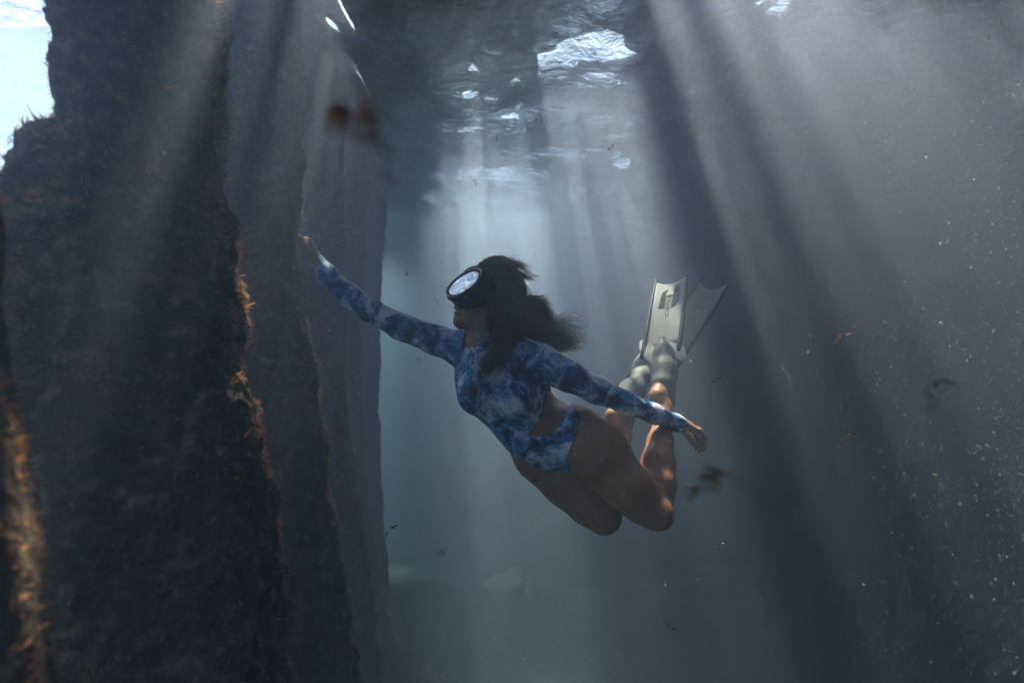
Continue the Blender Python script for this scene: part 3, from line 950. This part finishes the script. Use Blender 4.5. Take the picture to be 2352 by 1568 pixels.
# ---- fins
def fin(label, heel, mid, toe, tipr, flaps, blade, hollow, logo):
    root = empty('swim_fin', tuple(P(*heel[:3])))
    tag(root, label, 'swim fin', 'pair of long swim fins worn by the diver')
    allp = np.array([P(*q[:3]) for q in (heel, mid, toe, tipr)] + [P(*q[:3]) for q in flaps])
    g = Field(allp.min(0) - 0.13, allp.max(0) + 0.13, 0.0035)
    g.chain([(P(*heel[:3]), heel[3]), (P(*mid[:3]), mid[3]), (P(*toe[:3]), toe[3]), (P(*tipr[:3]), tipr[3])], 0.035)
    g.cone(P(*hollow[:3]), P(*mid[:3]), hollow[3], mid[3] * 0.9, 0.02)
    b0 = np.array([P(*q) for q in blade])          # left base, right base, right tip, left tip
    bx = (b0[1] - b0[0]); bx /= np.linalg.norm(bx)
    by = (b0[3] + b0[2] - b0[0] - b0[1]); by -= bx * (by @ bx); by /= np.linalg.norm(by)
    bz = np.cross(bx, by)
    if bz[1] > 0: bz = -bz
    for q in flaps:
        g.ell(P(*q[:3]), (q[3], q[4], 0.0065), np.array([by, bx, bz]), 0.008)
    V, Fa, _ = g.mesh()
    mesh_obj('foot_pocket', V, Fa, M['pocket'], root)
    # blade: cambered sheet with a scalloped tip
    nu, nvv = 13, 24
    V = []
    for side in (1, -1):
        for j in range(nvv):
            for i in range(nu):
                a, t = i / (nu - 1), j / (nvv - 1)
                tt = t * (1 - 0.09 * (1 - (2 * a - 1) ** 2)) if t > 0.7 else t
                p = (b0[0] * (1 - a) + b0[1] * a) * (1 - tt) + (b0[3] * (1 - a) + b0[2] * a) * tt
                p = p + bz * (0.018 * math.sin(math.pi * tt) - 0.006 * (1 - (2 * a - 1) ** 2)) + bz * 0.0016 * side
                V.append(p)
    Fs = []
    N = nu * nvv
    for j in range(nvv - 1):
        for i in range(nu - 1):
            k = j * nu + i
            Fs.append((k, k + 1, k + nu + 1, k + nu)); Fs.append((N + k, N + k + nu, N + k + nu + 1, N + k + 1))
    for i in range(nu - 1):
        a = (nvv - 1) * nu + i
        Fs += [(a, a + 1, N + a + 1, N + a), (i, N + i, N + i + 1, i + 1)]
    for j in range(nvv - 1):
        a = j * nu; b = a + nu - 1
        Fs += [(a, a + nu, N + a + nu, N + a), (b, N + b, N + b + nu, b + nu)]
    mesh_obj('blade', V, Fs, M['blade'], root)
    for (p0, p1) in ((b0[0], b0[3]), (b0[1], b0[2])):
        pts = [p0 * (1 - t) + p1 * t + bz * 0.018 * math.sin(math.pi * t) for t in np.linspace(-0.12, 1.06, 14)]
        V, Fs = tube(pts, [0.009 - 0.003 * t for t in np.linspace(0, 1, 14)], 8)
        mesh_obj('rail', V, Fs, M['rail'], root)

    def on_blade(a, t, off=0.0035):
        p = (b0[0] * (1 - a) + b0[1] * a) * (1 - t) + (b0[3] * (1 - a) + b0[2] * a) * t
        return p + bz * (0.018 * math.sin(math.pi * t) - 0.006 * (1 - (2 * a - 1) ** 2) + off)
    if logo:
        V, Fs = [], []

        def patch(poly):
            i0 = len(V)
            for o in (0.0022, 0.0052):
                V.extend([on_blade(a, t, o) for a, t in poly])
            n = len(poly)
            Fs.append(tuple(range(i0 + n, i0 + 2 * n)))
            for k in range(n):
                Fs.append((i0 + k, i0 + (k + 1) % n, i0 + n + (k + 1) % n, i0 + n + k))
        patch([(0.235, 0.50), (0.42, 0.50), (0.41, 0.605), (0.245, 0.605)])
        patch([(0.25, 0.62), (0.405, 0.62), (0.40, 0.76), (0.44, 0.80), (0.34, 0.77), (0.27, 0.74)])
        patch([(0.60, 0.48), (0.73, 0.51), (0.80, 0.56), (0.81, 0.70), (0.62, 0.70)])
        patch([(0.62, 0.715), (0.81, 0.715), (0.80, 0.79), (0.74, 0.83), (0.66, 0.83), (0.63, 0.79)])
        mesh_obj('emblem', V, Fs, M['ink'], root, smooth=False)
        cu = bpy.data.curves.new('lettering', 'FONT')
        cu.body = 'OMER'
        cu.size = 1.0
        to = bpy.data.objects.new('lettering', cu)
        COL.objects.link(to)
        dg = bpy.context.evaluated_depsgraph_get()
        me = bpy.data.meshes.new_from_object(to.evaluated_get(dg))
        vs = np.array([v.co for v in me.vertices]); polys = [tuple(p.vertices) for p in me.polygons]
        bpy.data.objects.remove(to)
        mn, mxx = vs.min(0), vs.max(0)
        q = (vs - mn) / np.maximum(mxx - mn, 1e-6)
        # reads from the foot towards the tip
        LV = [on_blade(0.575 - 0.12 * y_, 0.36 + 0.36 * x_, 0.0034) for x_, y_, _z in q]
        mesh_obj('lettering', LV, polys, M['ink'], root, smooth=False)
    return root


fin('pale swim fin with dark lettering catching the sunlight, nearer the viewer',
    (1522, 882, 1.755, 0.045), (1525, 850, 1.80, 0.041), (1524, 812, 1.86, 0.032), (1521, 778, 1.895, 0.013),
    [(1490, 808, 1.885, 0.075, 0.034), (1552, 800, 1.885, 0.078, 0.034)],
    [(1478, 800, 1.90), (1561, 784, 1.90), (1580, 632, 2.20), (1506, 648, 2.20)], (1532, 925, 1.745, 0.030), True)
fin('dark swim fin in the shade behind the pale one, pointing up and away',
    (1428, 935, 1.80, 0.046), (1450, 900, 1.86, 0.044), (1474, 866, 1.92, 0.032), (1485, 846, 1.96, 0.012),
    [(1468, 838, 1.95, 0.07, 0.028), (1510, 860, 1.95, 0.07, 0.028)],
    [(1466, 838, 1.96), (1526, 884, 1.96), (1674, 651, 2.35), (1607, 645, 2.35)], (1436, 975, 1.785, 0.028), False)


# ------------------------------------------------------------------ drifting weed
def weed_mesh(name, n, size, mat, seed, slim=0.3, wob=0.9, clump=False):
    r = random.Random(seed)
    V, Fs = [], []
    st = Vector((r.uniform(-1, 1), r.uniform(-0.3, 0.3), r.uniform(-1, 1))).normalized()
    cv = Vector((r.uniform(-1, 1), r.uniform(-0.3, 0.3), r.uniform(-1, 1))) * 0.5
    for k in range(n):
        if clump:
            d = Vector((r.uniform(-1, 1), r.uniform(-0.7, 0.7), r.uniform(0.1, 1.3))).normalized()
            L = size * r.uniform(0.5, 1.0)
            o = Vector((r.uniform(-.5, .5), r.uniform(-.3, .3), r.uniform(-.2, .2))) * size
        else:
            q = (k + r.uniform(0, 0.8)) / n * 2 - 1            # leaflets strung along a bent stem
            o = (st * q * 0.75 + cv * (q * q - 0.3)) * size
            d = (st * r.uniform(-0.3, 1.0) + Vector((r.uniform(-1, 1), r.uniform(-0.6, 0.6), r.uniform(-1, 1))) * 0.9).normalized()
            L = size * r.uniform(0.3, 0.75) * (1.35 if n < 5 else 1.0)
        sd = d.cross(Vector((r.uniform(-.5, .5), 1, r.uniform(-.5, .5)))).normalized()
        up = d.cross(sd)
        i0 = len(V); K = 6
        bx = r.uniform(-wob, wob); bz = r.uniform(-wob, wob)
        for i in range(K):
            t = i / (K - 1)
            c = o + d * L * t + (sd * bx + up * bz) * L * t * t
            wd = L * slim * (math.sin(math.pi * (0.12 + 0.8 * t)) ** 0.8) * r.uniform(0.7, 1.2) * 0.5
            V += [c - sd * wd, c + up * wd * 0.35, c + sd * wd, c - up * wd * 0.2]
        for i in range(K - 1):
            for j in range(4):
                a = i0 + i * 4 + j; b = i0 + i * 4 + (j + 1) % 4
                Fs.append((a, b, b + 4, a + 4))
        Fs += [(i0 + 3, i0 + 2, i0 + 1, i0), tuple(i0 + (K - 1) * 4 + j for j in range(4))]
    return mesh_obj(name, V, Fs, mat)


WEED = [  # px, py, Y, size in px, leaflets, material, slimness, label
    (812, 268, 0.24, 92, 11, 'leaf_o', 0.5, 'big blurred orange leaf drifting close to the lens before the piles'),
    (2155, 895, 0.45, 46, 8, 'leaf_d', 0.2, 'dark blurred weed scrap with a loop drifting alone in deep blue water'),
    (1622, 1105, 0.40, 62, 16, 'leaf_b', 0.22, 'blurred brown weed sprig with many leaflets drifting beside the diver\'s knee'),
    (1948, 1005, 1.1, 22, 6, 'leaf_o', 0.3, 'ragged orange weed scrap drifting well clear of the diver\'s trailing hand'),
    (1650, 868, 1.2, 18, 6, 'leaf_o', 0.3, 'tawny weed scrap drifting just beside the pale fin\'s foot pocket'),
    (1930, 776, 1.1, 16, 5, 'leaf_o', 0.3, 'reddish weed flake drifting at the height of the fin blades'),
    (1004, 693, 1.4, 11, 5, 'leaf_o', 0.4, 'small orange weed flake drifting in front of the diver\'s lips'),
    (801, 578, 1.5, 17, 6, 'leaf_o', 0.3, 'orange weed flake drifting just above the reaching forearm'),
    (547, 437, 0.9, 20, 3, 'leaf_o', 0.25, 'thin orange curl of weed drifting before the second pile'),
    (595, 468, 1.1, 9, 4, 'leaf_p', 0.3, 'tiny pale three-pointed fleck drifting before the second pile'),
    (898, 1214, 1.3, 15, 4, 'leaf_d', 0.35, 'dark forked weed scrap drifting beside the far piles'),
    (1010, 1266, 1.3, 15, 4, 'leaf_b', 0.3, 'small dark weed scrap with a pale tail drifting over the seabed'),
    (1795, 1382, 1.3, 12, 3, 'leaf_d', 0.25, 'tiny black forked weed scrap drifting in the darkest low water'),
    (1548, 1443, 1.3, 12, 4, 'leaf_d', 0.35, 'small black upright weed scrap drifting low over the sand under the knees'),
    (2280, 1543, 0.9, 12, 5, 'leaf_p', 0.5, 'pale tan clump of fluff drifting in the lowest corner of dark water'),
    (2142, 1088, 0.9, 9, 2, 'leaf_p', 0.3, 'pale horizontal sliver drifting under the looped dark weed'),
    (2105, 1022, 0.8, 18, 3, 'leaf_b', 0.2, 'faint brown thread of weed drifting under the looped dark scrap'),
    (1230, 271, 1.3, 11, 5, 'leaf_d', 0.2, 'dark spidery weed scrap against the brightest surface glitter'),
    (1093, 416, 1.4, 9, 5, 'leaf_d', 0.25, 'dark spidery weed scrap below the surface glitter, over shaded blue water'),
    (1319, 426, 1.4, 11, 5, 'leaf_d', 0.2, 'dark ring-shaped weed scrap in the pale beam beyond the glitter'),
    (1142, 319, 1.4, 9, 3, 'leaf_o', 0.4, 'orange leaf tip drifting between the patches of surface glitter'),
    (1400, 338, 1.3, 11, 4, 'leaf_o', 0.3, 'orange weed flake drifting at the edge of the light beams'),
    (1745, 172, 1.0, 8, 3, 'leaf_o', 0.5, 'pinkish flake drifting high in the brightest grey beams'),
    (1847, 411, 1.0, 9, 4, 'leaf_o', 0.3, 'orange three-pointed fleck drifting in the midst of the grey beams'),
    (420, 72, 0.95, 13, 3, 'leaf_o', 0.4, 'orange fleck drifting high before the widest pile'),
    (295, 1155, 0.55, 20, 4, 'leaf_p', 0.5, 'blurred tan flake drifting low before the widest pile'),
    (434, 983, 0.85, 22, 3, 'leaf_b', 0.35, 'flat tan flake drifting before the middle of the widest pile'),
    (374, 1153, 0.6, 6, 3, 'leaf_p', 0.6, 'tiny tan dot drifting beside the blurred tan flake'),
    (1183, 46, 1.2, 12, 5, 'leaf_d', 0.2, 'dark star-shaped weed scrap high against the water surface'),
    (1106, 84, 1.2, 9, 4, 'leaf_d', 0.2, 'dark forked weed scrap against the shaded ripples near the surface'),
    (959, 824, 1.4, 9, 4, 'leaf_p', 0.35, 'pale fleck drifting under the reaching upper arm'),
    (1742, 991, 1.1, 9, 4, 'leaf_o', 0.4, 'small orange fleck drifting beyond the diver\'s trailing hand'),
    (935, 629, 1.4, 10, 4, 'leaf_p', 0.25, 'pale wisp drifting between the far piles and the mask'),
    (1690, 526, 1.0, 7, 3, 'leaf_o', 0.5, 'tiny russet fleck drifting above the fin tips'),
    (305, 470, 0.7, 7, 3, 'leaf_o', 0.35, 'thin orange splinter drifting before the upper part of the widest pile'),
]
for i, (x_, y_, Y_, s_px, nl, mt, sl, lab) in enumerate(WEED):
    o = weed_mesh('drifting_weed', nl, s_px / F * Y_, M[mt], 100 + i, sl)
    o.location = P(x_, y_, Y_)
    tag(o, lab, 'weed scrap', 'weed scraps drifting in the water')

# suspended silt: uncountable specks through the water
ns = 48000
Yp = 0.35 + 2.1 * rng.random(ns) ** 1.3
pxs = 2400 - 1500 * rng.random(ns) ** 1.7
pxs = np.where(rng.random(ns) < 0.2, rng.uniform(-60, 2400, ns), pxs)
pys = -60 + 1680 * rng.random(ns) ** 2.6
C = np.stack([(pxs - 1176) / F * Yp, Yp, (784 - pys) / F * Yp], 1)
C = C[C[:, 2] < WATER_Z - 0.05]
R_ = 0.00078 * rng.lognormal(0, 0.4, len(C)) * (0.15 + 0.75 * C[:, 1])
oc = np.array([(1, 0, 0), (-1, 0, 0), (0, 1, 0), (0, -1, 0), (0, 0, 1), (0, 0, -1)], float)
SVp = (C[:, None, :] + oc[None] * R_[:, None, None] * rng.uniform(0.5, 1.5, (len(C), 6, 1))).reshape(-1, 3)
tri = np.array([(0, 2, 4), (2, 1, 4), (1, 3, 4), (3, 0, 4), (2, 0, 5), (1, 2, 5), (3, 1, 5), (0, 3, 5)])
SFp = (np.arange(len(C))[:, None, None] * 6 + tri[None]).reshape(-1, 3)
tag(mesh_obj('silt_specks', SVp, SFp, M['silt'], smooth=False), kind='stuff')


# ------------------------------------------------------------------ things lying on the seabed
def rock(name, loc, size, mat, seed, squash=(1, 1, 0.6)):
    import bmesh
    bm = bmesh.new()
    bmesh.ops.create_icosphere(bm, subdivisions=4, radius=1)
    for v in bm.verts:
        d = 1 + 0.35 * noise.fractal(v.co * 1.4 + Vector((seed, 0, 0)), 1.0, 2.0, 3)
        v.co = Vector((v.co.x * squash[0], v.co.y * squash[1], v.co.z * squash[2])) * d * size
    me = bpy.data.meshes.new(name); bm.to_mesh(me); bm.free()
    me.polygons.foreach_set('use_smooth', np.ones(len(me.polygons), dtype=bool))
    o = bpy.data.objects.new(name, me); COL.objects.link(o); me.materials.append(mat)
    o.location = loc
    return o


def bed_at(px_, py_):
    Yb = 2.4 / ((py_ - 784) / F)
    p = P(px_, py_, Yb)
    v = Vector((p[0] * 0.55, p[1] * 0.55, 3.1))
    p[2] = BED_Z + 0.30 * noise.noise(v) + 0.08 * noise.noise(v * 4.1)
    return p


GS = 'pale stones on the seabed'
for (x_, y_, s_, sq, lab) in ((1158, 1352, 0.13, (1.4, 0.8, 0.5), 'long flat pinkish stone lying on the dim seabed'),
                              (1186, 1332, 0.10, (0.9, 0.8, 0.9), 'upright pale lump of stone touching the long flat stone'),
                              (1215, 1366, 0.07, (0.5, 0.5, 1.5), 'narrow pale stone standing beside the two larger stones')):
    tag(rock('seabed_stone', tuple(bed_at(x_, y_) + np.array((0, 0, 0.03))), s_, M['pinkstone'], x_, sq), lab, 'stone', GS)
for i, (x_, y_, Y_, s_, n_l, lab) in enumerate(((915, 1500, 3.55, 0.17, 60, 'yellow-green weed clump growing round the foot of the far piles'),
                                               (985, 1560, 3.35, 0.12, 40, 'low yellow-green weed tuft on the sand beside the far pile\'s clump'))):
    o = weed_mesh('weed_clump', n_l, s_, M['leaf_y'], 300 + i, 0.14, 0.7, True)
    o.location = P(x_, y_, Y_)
    tag(o, lab, 'weed clump')
